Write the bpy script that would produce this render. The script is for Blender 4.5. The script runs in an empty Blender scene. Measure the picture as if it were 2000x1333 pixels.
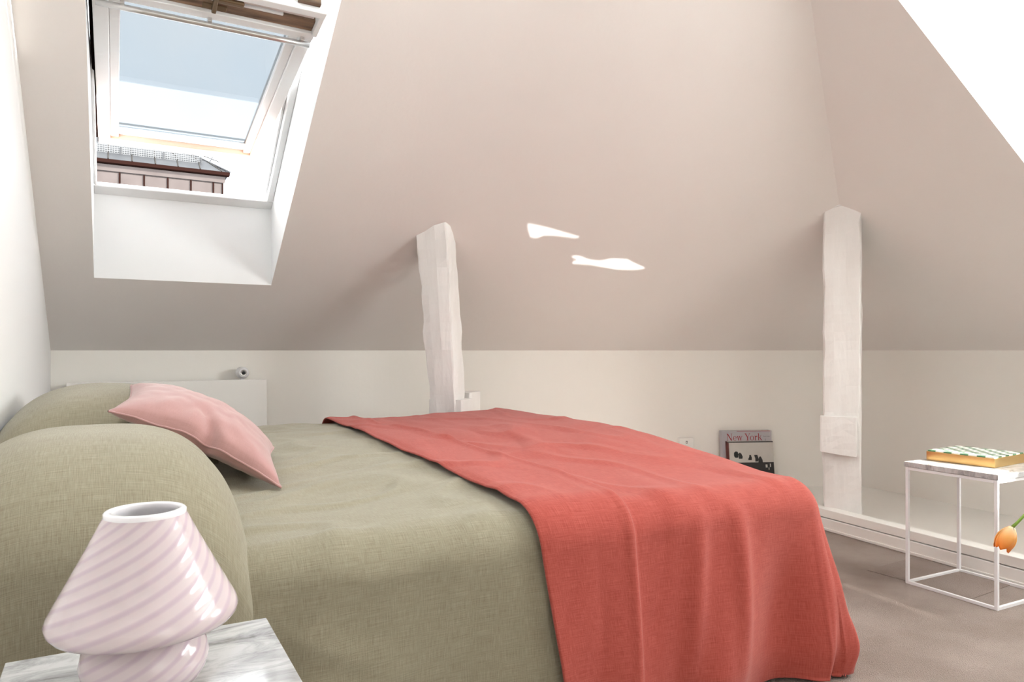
import bpy, bmesh, math, random
from math import sin, cos, pi, sqrt, radians, atan2, hypot
from mathutils import Vector, noise
random.seed(7)
scene = bpy.context.scene
C = scene.collection

# ------------------------------------------------------------------ camera
CAM_H = .95
cd = bpy.data.cameras.new('camera'); cam = bpy.data.objects.new('camera', cd); C.objects.link(cam)
cam.location = (0, 0, CAM_H); cam.rotation_euler = (pi/2, 0, -radians(29))
cd.sensor_width = 36; cd.lens = 25.2; cd.shift_y = .00925; cd.clip_start = .02
scene.camera = cam
vs = scene.view_settings
vs.view_transform = 'Standard'; vs.look = 'None'; vs.gamma = 1; vs.use_curve_mapping = False
vs.exposure = 0.47
SKY = 8.0
P_DORMER = 75      # lamp added outside the dormer window to boost its daylight
# ------------------------------------------------------------------ world: bright hazy sky with thin clouds
w = bpy.data.worlds.new('sky'); scene.world = w; w.use_nodes = True
nt = w.node_tree; nt.nodes.clear()
wo = nt.nodes.new('ShaderNodeOutputWorld'); bg = nt.nodes.new('ShaderNodeBackground')
tc = nt.nodes.new('ShaderNodeTexCoord'); nz = nt.nodes.new('ShaderNodeTexNoise'); cr = nt.nodes.new('ShaderNodeValToRGB')
nz.inputs['Scale'].default_value = 2.6; nz.inputs['Detail'].default_value = 5
cr.color_ramp.elements[0].position = .38; cr.color_ramp.elements[0].color = (.84, .93, 1, 1)
cr.color_ramp.elements[1].position = .62; cr.color_ramp.elements[1].color = (1, .99, .97, 1)
nt.links.new(tc.outputs['Generated'], nz.inputs['Vector']); nt.links.new(nz.outputs['Fac'], cr.inputs['Fac'])
nt.links.new(cr.outputs['Color'], bg.inputs['Color']); bg.inputs['Strength'].default_value = SKY
nt.links.new(bg.outputs[0], wo.inputs[0])
# ------------------------------------------------------------------ sun through the dormer window
SUN_TO = Vector((.50, -.75, .52)).normalized()
sd = bpy.data.lights.new('sun', 'SUN'); sd.energy = 20; sd.angle = radians(.6); sd.color = (1, .95, .87)
so = bpy.data.objects.new('sun', sd); C.objects.link(so); so.rotation_euler = SUN_TO.to_track_quat('Z', 'Y').to_euler(); so.location = (8, -6, 9)

# added low sun lamp for the ceiling slivers, standing in for glinting street glass
gl_to = Vector((-.17, -1, .098)).normalized()
gd_ = bpy.data.lights.new('added_sliver_sun', 'SUN'); gd_.energy = 8; gd_.angle = radians(.12); gd_.color = (1, .98, .95)
go = bpy.data.objects.new('added_sliver_sun', gd_); C.objects.link(go); go.rotation_euler = gl_to.to_track_quat('Z', 'Y').to_euler(); go.location = (-1, -12, 3)

# ------------------------------------------------------------------ helpers
def S(a, b, x):
    t = min(1, max(0, (x-a)/(b-a))) if a != b else float(x >= a); return t*t*(3-2*t)
def N(x, y=0, z=0): return noise.noise((x, y, z))
class MB:
    """collects geometry in world coordinates"""
    def __init__(s): s.v = []; s.f = []; s.uv = None; s.smooth = False
    def quad(s, *p): b = len(s.v); s.v += [tuple(q) for q in p]; s.f.append(tuple(range(b, b+len(p)))); return s
    def box(s, x0, x1, y0, y1, z0, z1, T=None):
        b = len(s.v)
        for p in ((x0,y0,z0),(x1,y0,z0),(x1,y1,z0),(x0,y1,z0),(x0,y0,z1),(x1,y0,z1),(x1,y1,z1),(x0,y1,z1)):
            s.v.append(tuple(T(*p)) if T else p)
        for f in ((0,3,2,1),(4,5,6,7),(0,1,5,4),(1,2,6,5),(2,3,7,6),(3,0,4,7)): s.f.append(tuple(b+i for i in f))
        return s
    def grid(s, nu, nv, fn, closeu=False, uv=None):
        b = len(s.v)
        for i in range(nu):
            for j in range(nv): s.v.append(tuple(fn(i, j)))
        for i in range(nu if closeu else nu-1):
            for j in range(nv-1):
                i2 = (i+1) % nu
                s.f.append((b+i*nv+j, b+i2*nv+j, b+i2*nv+j+1, b+i*nv+j+1))
        if uv: s.uv = [uv(i, j) for i in range(nu) for j in range(nv)]
        s.smooth = True; return s
    def lathe(s, prof, cx, cy, n=48):
        return s.grid(n, len(prof), lambda i, j: (cx+prof[j][0]*cos(2*pi*i/n), cy+prof[j][0]*sin(2*pi*i/n), prof[j][1]), closeu=True)
    def tube(s, pts, r, n=8, cap=True):
        pts = [Vector(p) for p in pts]; b = len(s.v); m = len(pts); up = Vector((0, 0, 1))
        rr = r if isinstance(r, (list, tuple)) else [r]*m
        for k, p in enumerate(pts):
            t = (pts[min(m-1, k+1)]-pts[max(0, k-1)]).normalized()
            a = t.cross(up)
            if a.length < 1e-3: a = t.cross(Vector((1, 0, 0)))
            a.normalize(); c_ = t.cross(a)
            for i in range(n): s.v.append(tuple(p + rr[k]*(a*cos(2*pi*i/n)+c_*sin(2*pi*i/n))))
        for k in range(m-1):
            for i in range(n): s.f.append((b+k*n+i, b+k*n+(i+1) % n, b+(k+1)*n+(i+1) % n, b+(k+1)*n+i))
        if cap: s.f.append(tuple(b+i for i in range(n))); s.f.append(tuple(b+(m-1)*n+i for i in reversed(range(n))))
        s.smooth = True; return s
    def build(s, name, mat, parent=None, bevel=0, seg=2, smooth=None):
        off = Vector((0, 0, 0)); q = parent
        while q is not None: off += q.location; q = q.parent
        me = bpy.data.meshes.new(name); me.from_pydata([tuple(Vector(p)-off) for p in s.v], [], s.f)
        bm = bmesh.new(); bm.from_mesh(me); bmesh.ops.recalc_face_normals(bm, faces=bm.faces); bm.to_mesh(me); bm.free()
        if s.uv and len(s.uv) == len(me.vertices):
            ul = me.uv_layers.new(name='UVMap')
            for l in me.loops: ul.data[l.index].uv = s.uv[l.vertex_index]
        if (s.smooth if smooth is None else smooth): me.polygons.foreach_set('use_smooth', [True]*len(me.polygons))
        me.materials.append(mat); o = bpy.data.objects.new(name, me); C.objects.link(o)
        if parent is not None: o.parent = parent
        if bevel:
            m = o.modifiers.new('bevel', 'BEVEL'); m.width = bevel; m.segments = seg; m.limit_method = 'ANGLE'
        return o
def thing(name, loc, label, cat, group=None):
    o = bpy.data.objects.new(name, None); C.objects.link(o); o.location = loc; o.empty_display_size = .05
    return tag(o, label, cat, group)
def tag(o, label, cat, group=None):
    o['label'] = label; o['category'] = cat
    if group: o['group'] = group
    return o
def struct(o): o['kind'] = 'structure'; return o
def rot(cx, cy, a):
    ca, sa = cos(a), sin(a)
    return lambda x, y, z: (cx+ca*x-sa*y, cy+sa*x+ca*y, z)

# ------------------------------------------------------------------ materials
def mat(name, col, rough=.6, metal=0, spec=.5):
    m = bpy.data.materials.new(name); m.use_nodes = True; b = m.node_tree.nodes['Principled BSDF']
    b.inputs['Base Color'].default_value = (*col, 1); b.inputs['Roughness'].default_value = rough
    b.inputs['Metallic'].default_value = metal; b.inputs['Specular IOR Level'].default_value = spec
    return m
def nd(m, t, **k):
    n = m.node_tree.nodes.new(t)
    for a, v in k.items(): setattr(n, a, v)
    return n
def lk(m, a, b): m.node_tree.links.new(a, b)
def bsdf(m): return m.node_tree.nodes['Principled BSDF']
def noisy(m, c1, c2, scale=8, detail=4, bump=0, bscale=60, bdist=.002, coord='Object', lo=.35, hi=.65, stretch=None):
    """colour varied between c1 and c2 by noise, plus a fine bump"""
    t = nd(m, 'ShaderNodeTexCoord'); src = t.outputs[coord]
    if stretch:
        mp = nd(m, 'ShaderNodeMapping'); mp.inputs['Scale'].default_value = stretch; lk(m, src, mp.inputs['Vector']); src = mp.outputs[0]
    n = nd(m, 'ShaderNodeTexNoise'); n.inputs['Scale'].default_value = scale; n.inputs['Detail'].default_value = detail
    r = nd(m, 'ShaderNodeValToRGB'); r.color_ramp.elements[0].position = lo; r.color_ramp.elements[1].position = hi
    r.color_ramp.elements[0].color = (*c1, 1); r.color_ramp.elements[1].color = (*c2, 1)
    lk(m, src, n.inputs['Vector']); lk(m, n.outputs['Fac'], r.inputs['Fac']); lk(m, r.outputs['Color'], bsdf(m).inputs['Base Color'])
    if bump:
        n2 = nd(m, 'ShaderNodeTexNoise'); n2.inputs['Scale'].default_value = bscale; n2.inputs['Detail'].default_value = 3
        b = nd(m, 'ShaderNodeBump'); b.inputs['Strength'].default_value = bump; b.inputs['Distance'].default_value = bdist
        lk(m, src, n2.inputs['Vector']); lk(m, n2.outputs['Fac'], b.inputs['Height']); lk(m, b.outputs[0], bsdf(m).inputs['Normal'])
    return m
M = {}
M['plaster'] = noisy(mat('plaster', (.8, .8, .8), .75, spec=.25), (.815, .765, .735), (.83, .785, .755), 1.3, 3, .25, 45, .002)
M['wallpaint'] = noisy(mat('wall_paint', (.8, .8, .8), .6, spec=.3), (.895, .86, .805), (.91, .875, .82), 1.1, 3, .2, 40, .002)
M['leftwall'] = noisy(mat('left_wall_paint', (.8, .8, .8), .6, spec=.3), (.87, .86, .85), (.88, .87, .86), 1.1, 3, .15, 40, .002)
M['reveal'] = mat('reveal_paint', (.88, .88, .88), .5)
M['post'] = noisy(mat('old_white_paint_on_timber', (.8, .8, .8), .45, spec=.4), (.80, .77, .745), (.85, .83, .81), 9, 5, .55, 30, .006, stretch=(1, 1, .25))
M['gloss_white'] = mat('white_gloss_paint', (.88, .86, .82), .35)
M['frame_white'] = mat('window_white', (.84, .84, .84), .35)
M['steel_white'] = mat('white_powder_coat', (.83, .82, .83), .35)
M['radiator'] = mat('radiator_enamel', (.84, .81, .77), .35)
M['dark'] = mat('dark_gap', (.012, .011, .01), .7, spec=.1)
M['black'] = mat('black_ink', (.015, .015, .015), .5)
M['alu'] = mat('brushed_aluminium', (.62, .61, .60), .35, .9)
M['bronze'] = mat('aged_bronze', (.22, .15, .09), .4, .9)
M['carpet'] = noisy(mat('taupe_carpet', (.4, .3, .25), .95, spec=.05), (.34, .275, .24), (.45, .375, .335), 2.6, 8, 1.0, 260, .01, lo=.36, hi=.64)
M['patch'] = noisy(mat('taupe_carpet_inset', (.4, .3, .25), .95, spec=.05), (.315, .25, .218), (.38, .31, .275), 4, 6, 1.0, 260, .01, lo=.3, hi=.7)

def peach_fade():
    m = mat('white_to_peach_sash', (.8, .8, .8), .35)  # fades from white to peach towards the lower edge, broken by noise
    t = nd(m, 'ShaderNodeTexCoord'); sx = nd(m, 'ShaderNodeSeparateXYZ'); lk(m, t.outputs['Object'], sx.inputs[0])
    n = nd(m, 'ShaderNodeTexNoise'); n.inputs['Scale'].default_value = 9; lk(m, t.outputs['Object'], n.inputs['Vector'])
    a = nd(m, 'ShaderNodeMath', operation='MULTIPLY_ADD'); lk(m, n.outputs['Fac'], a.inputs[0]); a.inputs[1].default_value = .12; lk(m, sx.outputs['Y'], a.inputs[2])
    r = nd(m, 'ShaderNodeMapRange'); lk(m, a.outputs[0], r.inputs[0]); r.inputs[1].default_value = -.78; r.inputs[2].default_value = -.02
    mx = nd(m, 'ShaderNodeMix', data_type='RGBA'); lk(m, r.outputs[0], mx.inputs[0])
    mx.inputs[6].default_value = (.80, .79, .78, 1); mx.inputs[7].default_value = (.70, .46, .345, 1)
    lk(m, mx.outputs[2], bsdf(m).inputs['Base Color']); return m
M['peach_fade'] = peach_fade()
M['oldwood'] = noisy(mat('bare_old_wood', (.2, .1, .05), .7), (.10, .06, .04), (.30, .19, .12), 14, 6, .6, 40, .004, stretch=(.4, 3, 3))
M['board'] = noisy(mat('dusty_pink_white_board', (.7, .6, .6), .5), (.66, .58, .55), (.74, .68, .66), 5, 4)

def linen(name, c1, c2, bump=.35, wscale=1.0, fuzz=.25):
    m = mat(name, c1, .9, spec=.1); t = nd(m, 'ShaderNodeTexCoord'); outs = []
    for sc in ((16*wscale, 620*wscale, 1), (560*wscale, 30*wscale, 1)):
        mp = nd(m, 'ShaderNodeMapping'); mp.inputs['Scale'].default_value = sc; lk(m, t.outputs['UV'], mp.inputs['Vector'])
        n = nd(m, 'ShaderNodeTexNoise'); n.inputs['Scale'].default_value = 1; n.inputs['Detail'].default_value = 3; n.inputs['Roughness'].default_value = .65
        lk(m, mp.outputs[0], n.inputs['Vector']); outs.append(n.outputs['Fac'])
    a = nd(m, 'ShaderNodeMath', operation='ADD'); lk(m, outs[0], a.inputs[0]); lk(m, outs[1], a.inputs[1])
    r = nd(m, 'ShaderNodeMapRange'); lk(m, a.outputs[0], r.inputs[0]); r.inputs[1].default_value = .72; r.inputs[2].default_value = 1.28
    mx = nd(m, 'ShaderNodeMix', data_type='RGBA'); lk(m, r.outputs[0], mx.inputs[0]); mx.inputs[6].default_value = (*c1, 1); mx.inputs[7].default_value = (*c2, 1)
    lk(m, mx.outputs[2], bsdf(m).inputs['Base Color'])
    b = nd(m, 'ShaderNodeBump'); b.inputs['Strength'].default_value = bump; b.inputs['Distance'].default_value = .0015
    lk(m, a.outputs[0], b.inputs['Height']); lk(m, b.outputs[0], bsdf(m).inputs['Normal'])
    bsdf(m).inputs['Sheen Weight'].default_value = fuzz; bsdf(m).inputs['Sheen Roughness'].default_value = .5
    return m
M['green'] = linen('sage_green_linen', (.228, .196, .132), (.35, .318, .232), .4)
M['red'] = linen('coral_red_linen', (.33, .053, .041), (.49, .112, .085), .35, fuzz=.15)
M['velvet'] = linen('dusty_pink_cotton_velvet', (.42, .225, .21), (.48, .27, .255), .1, 1.6, fuzz=.5)

def marble():
    m = mat('white_veined_marble', (.8, .8, .8), .09); t = nd(m, 'ShaderNodeTexCoord')
    mp = nd(m, 'ShaderNodeMapping'); mp.inputs['Rotation'].default_value = (0, 0, .9); mp.inputs['Scale'].default_value = (1, 3.2, 1); lk(m, t.outputs['Object'], mp.inputs[0])
    n = nd(m, 'ShaderNodeTexNoise'); n.inputs['Scale'].default_value = 7; n.inputs['Detail'].default_value = 9; n.inputs['Roughness'].default_value = .68; n.inputs['Distortion'].default_value = .9
    lk(m, mp.outputs[0], n.inputs['Vector'])
    r = nd(m, 'ShaderNodeValToRGB'); e = r.color_ramp.elements
    e[0].position = .30; e[0].color = (.16, .15, .15, 1); e[1].position = .58; e[1].color = (.60, .595, .59, 1)
    k = e.new(.44); k.color = (.40, .395, .395, 1)
    lk(m, n.outputs['Fac'], r.inputs['Fac']); lk(m, r.outputs['Color'], bsdf(m).inputs['Base Color']); return m
M['marble'] = marble()

def swirl():
    m = mat('pink_swirl_opal_glass', (.8, .7, .75), .10, spec=.35); t = nd(m, 'ShaderNodeTexCoord'); s = nd(m, 'ShaderNodeSeparateXYZ'); lk(m, t.outputs['Object'], s.inputs[0])
    at = nd(m, 'ShaderNodeMath', operation='ARCTAN2'); lk(m, s.outputs['Y'], at.inputs[0]); lk(m, s.outputs['X'], at.inputs[1])
    k = nd(m, 'ShaderNodeMath', operation='MULTIPLY'); lk(m, at.outputs[0], k.inputs[0]); k.inputs[1].default_value = 14
    z = nd(m, 'ShaderNodeMath', operation='MULTIPLY_ADD'); lk(m, s.outputs['Z'], z.inputs[0]); z.inputs[1].default_value = -350; lk(m, k.outputs[0], z.inputs[2])
    sn = nd(m, 'ShaderNodeMath', operation='SINE'); lk(m, z.outputs[0], sn.inputs[0])
    r = nd(m, 'ShaderNodeValToRGB'); e = r.color_ramp.elements
    mr = nd(m, 'ShaderNodeMapRange'); lk(m, sn.outputs[0], mr.inputs[0]); mr.inputs[1].default_value = -1; mr.inputs[2].default_value = 1
    e[0].position = .5; e[0].color = (.66, .57, .585, 1); e[1].position = .97; e[1].color = (.575, .465, .525, 1)
    lk(m, mr.outputs[0], r.inputs['Fac']); lk(m, r.outputs['Color'], bsdf(m).inputs['Base Color'])
    bsdf(m).inputs['Subsurface Weight'].default_value = .35; bsdf(m).inputs['Subsurface Radius'].default_value = (.02, .015, .015)
    bsdf(m).inputs['Coat Weight'].default_value = .15; bsdf(m).inputs['Coat Roughness'].default_value = .03
    b = nd(m, 'ShaderNodeBump'); b.inputs['Strength'].default_value = .25; b.inputs['Distance'].default_value = .002
    lk(m, mr.outputs[0], b.inputs['Height']); lk(m, b.outputs[0], bsdf(m).inputs['Normal']); return m
M['swirl'] = swirl()
M['rimglass'] = mat('white_glass_lip', (.88, .86, .89), .08)
M['brass'] = mat('satin_gold_brass', (.72, .50, .20), .28, 1)
def checker():
    m = mat('green_white_check_print', (.8, .8, .8), .2); t = nd(m, 'ShaderNodeTexCoord'); c = nd(m, 'ShaderNodeTexChecker')
    c.inputs['Scale'].default_value = 8; c.inputs['Color1'].default_value = (.10, .22, .13, 1); c.inputs['Color2'].default_value = (.82, .81, .76, 1)
    mp = nd(m, 'ShaderNodeMapping'); lk(m, t.outputs['UV'], mp.inputs[0]); lk(m, mp.outputs[0], c.inputs['Vector']); lk(m, c.outputs['Color'], bsdf(m).inputs['Base Color']); return m
M['check'] = checker()
def glass(name, col):
    m = bpy.data.materials.new(name); m.use_nodes = True; n = m.node_tree.nodes; n.clear()
    o = n.new('ShaderNodeOutputMaterial'); tr = n.new('ShaderNodeBsdfTransparent'); gl = n.new('ShaderNodeBsdfGlossy'); mx = n.new('ShaderNodeMixShader'); lw = n.new('ShaderNodeLayerWeight'); pw_ = n.new('ShaderNodeMath'); fr = n.new('ShaderNodeMath')
    tr.inputs[0].default_value = (*col, 1); gl.inputs['Roughness'].default_value = .02; lw.inputs[0].default_value = .5; pw_.operation = 'POWER'; pw_.inputs[1].default_value = 5; fr.operation = 'MULTIPLY_ADD'; fr.inputs[1].default_value = .4; fr.inputs[2].default_value = .03
    l = m.node_tree.links; l.new(lw.outputs['Facing'], pw_.inputs[0]); l.new(pw_.outputs[0], fr.inputs[0]); l.new(fr.outputs[0], mx.inputs[0]); l.new(tr.outputs[0], mx.inputs[1]); l.new(gl.outputs[0], mx.inputs[2]); l.new(mx.outputs[0], o.inputs[0]); return m
M['tint'] = glass('blue_tinted_solar_glass', (.262, .272, .28))
def translucent(name, col):
    m = bpy.data.materials.new(name); m.use_nodes = True; n = m.node_tree.nodes; n.clear()
    o = n.new('ShaderNodeOutputMaterial'); a = n.new('ShaderNodeBsdfTranslucent'); b = n.new('ShaderNodeBsdfDiffuse'); x = n.new('ShaderNodeMixShader')
    a.inputs[0].default_value = (*col, 1); b.inputs[0].default_value = (*col, 1); x.inputs[0].default_value = .5
    l = m.node_tree.links; l.new(a.outputs[0], x.inputs[1]); l.new(b.outputs[0], x.inputs[2]); l.new(x.outputs[0], o.inputs[0]); return m
M['blind'] = translucent('fill_glow_blind_cloth', (.42, .405, .385))  # cloth of the added blind, passes daylight as soft fill
M['clear'] = glass('clear_window_glass', (.92, .94, .94))
M['zinc'] = noisy(mat('weathered_zinc', (.3, .3, .3), .7, 0, .15), (.012, .0128, .0145), (.019, .02, .0215), 2.5, 5)
M['copper'] = noisy(mat('faded_copper_sheet', (.4, .3, .3), .8, 0, .1), (.026, .021, .020), (.033, .0275, .0262), 2.0, 5)
M['darkcopper'] = mat('dark_copper_edge', (.006, .0027, .0022), .9, 0, 0)
M['guard'] = mat('galvanised_snow_guard', (.055, .0565, .0585), .9, 0, 0)
M['redprint'] = mat('red_title_ink', (.30, .012, .016), .4)
M['greycover'] = noisy(mat('lilac_grey_book_cover', (.5, .5, .55), .3), (.42, .40, .44), (.52, .49, .51), 3, 3)
M['photo'] = noisy(mat('photo_print_cover', (.6, .6, .55), .3), (.56, .53, .49), (.62, .59, .55), 6, 3)
M['paper'] = mat('page_paper', (.8, .77, .7), .8)
M['maroon'] = mat('maroon_spine_cloth', (.12, .025, .02), .6)
def petal():
    m = mat('orange_tulip_petal', (.9, .4, .1), .45); t = nd(m, 'ShaderNodeTexCoord'); s = nd(m, 'ShaderNodeSeparateXYZ'); lk(m, t.outputs['UV'], s.inputs[0])
    r = nd(m, 'ShaderNodeValToRGB'); e = r.color_ramp.elements
    e[0].position = 0; e[0].color = (.85, .62, .38, 1); e[1].position = 1; e[1].color = (.85, .20, .01, 1); k = e.new(.45); k.color = (.88, .40, .10, 1)
    lk(m, s.outputs['Y'], r.inputs['Fac']); lk(m, r.outputs['Color'], bsdf(m).inputs['Base Color']); bsdf(m).inputs['Subsurface Weight'].default_value = .15
    bsdf(m).inputs['Subsurface Radius'].default_value = (.01, .005, .002); return m
M['petal'] = petal()
M['stem'] = mat('tulip_stem', (.20, .33, .04), .45)
M['ceramic'] = mat('white_ceramic', (.8, .79, .77), .2)
M['mattress'] = mat('mattress_ticking', (.75, .73, .70), .9)
M['bedwood'] = noisy(mat('bed_base_fabric', (.3, .28, .25), .8), (.28, .26, .23), (.34, .31, .28), 6, 4)

# ------------------------------------------------------------------ room geometry (metres; wall_back runs along X)
XL, YA, YF, T, H0, HT = -.29, 4.4, -2.2, .70, .95, 2.55
D = (HT-H0)/T
nB = (.389, .921); cB = 4.699; nC = (.996, -.087); cC = 4.236
AB = (1.663, 4.4); BC = (4.531, 3.188)
KS = .12
def smin(a, b):
    h = max(0, min(1, .5+.5*(b-a)/KS)); return b*(1-h)+a*h-KS*h*(1-h)
def dmin(x, y): return min(smin(YA-y, cB-nB[0]*x-nB[1]*y), cC-nC[0]*x-nC[1]*y)
def kab(p):      # wall line round the blunt corner between the two back walls
    h = .5-.5*p/KS; db = KS*h*(1-h)-p*h; da = db+p; y = YA-da; return ((cB-db-nB[1]*y)/nB[0], y)
KAB = [kab(-KS+2*KS*i/24) for i in range(25)]
def ceil_h(x, y): return min(HT, H0+T*dmin(x, y))
ABt = (AB[0]-.203*D, AB[1]-D); BCt = (BC[0]-1.060*D, BC[1]-.638*D)
def PC(a, d, z=None): return (BC[0]-.087*a-.996*d, BC[1]-.996*a+.087*d, H0+T*d if z is None else z)
aE = (BC[1]-YF)/.996; aEt = (BC[1]+.087*D-YF)/.996
HX0, HX1, HY0, HY1 = -.085, .72, 3.91, 2.42           # skylight opening in the slope (HY1 nearer the ridge)
DA0, DA1, DD = 1.73, 3.60, .45                         # dormer in the right slope
sA = lambda x, y: (x, y, H0+T*(YA-y))
m = MB()
yT = YA-D
m.quad(sA(XL, YA), sA(HX0, YA), sA(HX0, yT), sA(XL, yT))
m.quad(sA(HX0, YA), sA(HX1, YA), sA(HX1, HY0), sA(HX0, HY0))
m.quad(sA(HX0, HY1), sA(HX1, HY1), sA(HX1, yT), sA(HX0, yT))
kt = lambda q: (q[0]-.203*D, q[1]-D, HT)
m.quad(sA(HX1, YA), sA(*KAB[0]), kt(KAB[0]), sA(HX1, yT))
for q, r_ in zip(KAB, KAB[1:]): m.quad((*q, H0), (*r_, H0), kt(r_), kt(q))
m.quad((*KAB[-1], H0), (*BC, H0), (*BCt, HT), kt(KAB[-1]))
m.quad((*BC, H0), PC(DA0, 0), PC(DA0, DD), PC(DA0, D), (*BCt, HT))
m.quad(PC(DA0, 0), PC(DA1, 0), PC(DA1, DD), PC(DA0, DD))
m.quad(PC(DA1, 0), PC(aE, 0), PC(aEt, D), PC(DA1, D))
SKX0, SKX1, SKY0, SKY1 = .0, 1.25, 1.25, 2.07          # unseen roof window added in the flat ceiling for top light
outer = [(XL, yT, HT), *[kt(q) for q in KAB], (*BCt, HT), PC(DA0, D), PC(DA1, D), PC(aEt, D), (XL, YF, HT)]
inner = [(SKX0, SKY0, HT), (SKX1, SKY0, HT), (SKX1, SKY1, HT), (SKX0, SKY1, HT)]
bm = bmesh.new(); ed = []
for loop in (outer, inner):
    vv = [bm.verts.new(p) for p in loop]
    ed += [bm.edges.new((vv[i], vv[(i+1) % len(vv)])) for i in range(len(vv))]
bmesh.ops.triangle_fill(bm, edges=ed, use_beauty=True, use_dissolve=False, normal=(0, 0, -1))
for f in bm.faces: m.quad(*[tuple(v.co) for v in f.verts])
bm.free()
m.quad(PC(DA0, DD, HT), PC(DA1, DD, HT), PC(DA1, D, HT), PC(DA0, D, HT))
cl = m.build('ceiling', M['plaster'])
def soften(o, deg=12):
    bm = bmesh.new(); bm.from_mesh(o.data); bmesh.ops.remove_doubles(bm, verts=bm.verts, dist=.0005)
    for f in bm.faces: f.smooth = True
    for e in bm.edges: e.smooth = len(e.link_faces) == 2 and e.calc_face_angle(3) < radians(deg)
    bm.to_mesh(o.data); bm.free()
soften(cl); struct(cl)
m = MB()
m.quad(PC(DA0, DD), PC(DA0, D), PC(DA0, DD, HT)); m.quad(PC(DA1, DD), PC(DA1, D), PC(DA1, DD, HT))
m.quad(PC(DA0, DD, 2.33), PC(DA1, DD, 2.33), PC(DA1, DD, HT), PC(DA0, DD, HT))
struct(m.build('wall_dormer', M['plaster']))
m = MB(); kw = [(XL, YA)]+KAB+[BC]
for q, r_ in zip(kw, kw[1:]): m.quad((*q, 0), (*r_, 0), (*r_, H0), (*q, H0))
wb = m.build('wall_back', M['wallpaint']); soften(wb); struct(wb)
ex, ey, _ = PC(aE, 0)
struct(MB().quad((*BC, 0), (ex, ey, 0), (ex, ey, H0), (*BC, H0)).build('wall_right', M['wallpaint']))
struct(MB().quad((XL, YF, 0), (XL, YA, 0), (XL, YA, H0), (XL, yT, HT), (XL, YF, HT)).build('wall_left', M['leftwall']))
WX0, WX1, WZ0, WZ1 = .55, 2.0, .55, 2.25                # unseen window added behind the camera for fill light
ft = PC(aEt, D)
m = MB()
m.quad((XL, YF, 0), (WX0, YF, 0), (WX0, YF, HT), (XL, YF, HT)); m.quad((WX0, YF, 0), (WX1, YF, 0), (WX1, YF, WZ0), (WX0, YF, WZ0))
m.quad((WX0, YF, WZ1), (WX1, YF, WZ1), (ft[0], YF, HT), (WX0, YF, HT)) if WX1 >= ft[0] else None
m.quad((WX1, YF, 0), (ex, YF, 0), (ex, YF, H0), (WX1, YF, HT-(WX1-ft[0])*(HT-H0)/(ex-ft[0])))
m.quad((WX1, YF, WZ1), (WX1, YF, HT-(WX1-ft[0])*(HT-H0)/(ex-ft[0])), (ft[0], YF, HT))
struct(m.build('wall_front', M['wallpaint']))
fl = struct(MB().quad((XL-.1, YF-.1, 0), (4.9, YF-.1, 0), (4.9, YA+.1, 0), (XL-.1, YA+.1, 0)).build('floor', M['carpet']))

def portal(name, pts, power=0, col=(1, 1, 1), flip=False):
    a, b, c_, d_ = [Vector(p) for p in pts]
    l = bpy.data.lights.new(name, 'AREA'); l.shape = 'RECTANGLE'; l.size = (b-a).length; l.size_y = (d_-a).length; l.cycles.is_portal = not power; l.energy = power or 1; l.color = col
    o = bpy.data.objects.new(name, l); C.objects.link(o); o.location = (a+b+c_+d_)/4
    x = (b-a if flip else a-b).normalized(); y = (d_-a).normalized(); z = x.cross(y)
    from mathutils import Matrix
    o.matrix_world = Matrix(((x.x, y.x, z.x, o.location.x), (x.y, y.y, z.y, o.location.y), (x.z, y.z, z.z, o.location.z), (0, 0, 0, 1)))

def flat_window(name, P, x0, x1, z0, z1, mull):
    """a fixed window in a plane: P(u, w, z) gives world, u along the wall, w inwards"""
    r = struct(bpy.data.objects.new(name, None)); C.objects.link(r); r.location = P((x0+x1)/2, 0, z0)
    f = .06
    for a in ((x0, x1, z0, z0+f), (x0, x1, z1-f, z1), (x0, x0+f, z0+f, z1-f), (x1-f, x1, z0+f, z1-f), ((x0+x1)/2-.03, (x0+x1)/2+.03, z0+f, z1-f))[:5 if mull else 4]:
        MB().box(a[0], a[1], -.03, .04, a[2], a[3], lambda u, w_, z: P(u, w_, z)).build('frame_member', M['frame_white'], r, .004)
    for a in (((x0+f, (x0+x1)/2-.03), ((x0+x1)/2+.03, x1-f)) if mull else ((x0+f, x1-f),)):
        MB().box(a[0], a[1], -.004, .004, z0+f, z1-f, lambda u, w_, z: P(u, w_, z)).build('pane', M['clear'], r)
    MB().box(x0-.04, x1+.04, .0, .12, z0-.03, z0-.001, lambda u, w_, z: P(u, w_, z)).build('sill', M['gloss_white'], r, .004)
flat_window('window_2', lambda u, w_, z: PC(u, DD+w_, z), DA0+.02, DA1-.02, H0+T*DD+.03, 2.33, True)
flat_window('added_window_3', lambda u, w_, z: (u, YF+w_, z), WX0, WX1, WZ0, WZ1, False)  # unseen end wall window, added for fill
z0 = H0+T*DD
portal('dormer_boost_lamp', (PC(DA0, DD-.05, z0), PC(DA1, DD-.05, z0), PC(DA1, DD-.05, 2.33), PC(DA0, DD-.05, 2.33)), P_DORMER, (1, .97, .93))  # area lamp added to strengthen the light at the dormer
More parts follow.
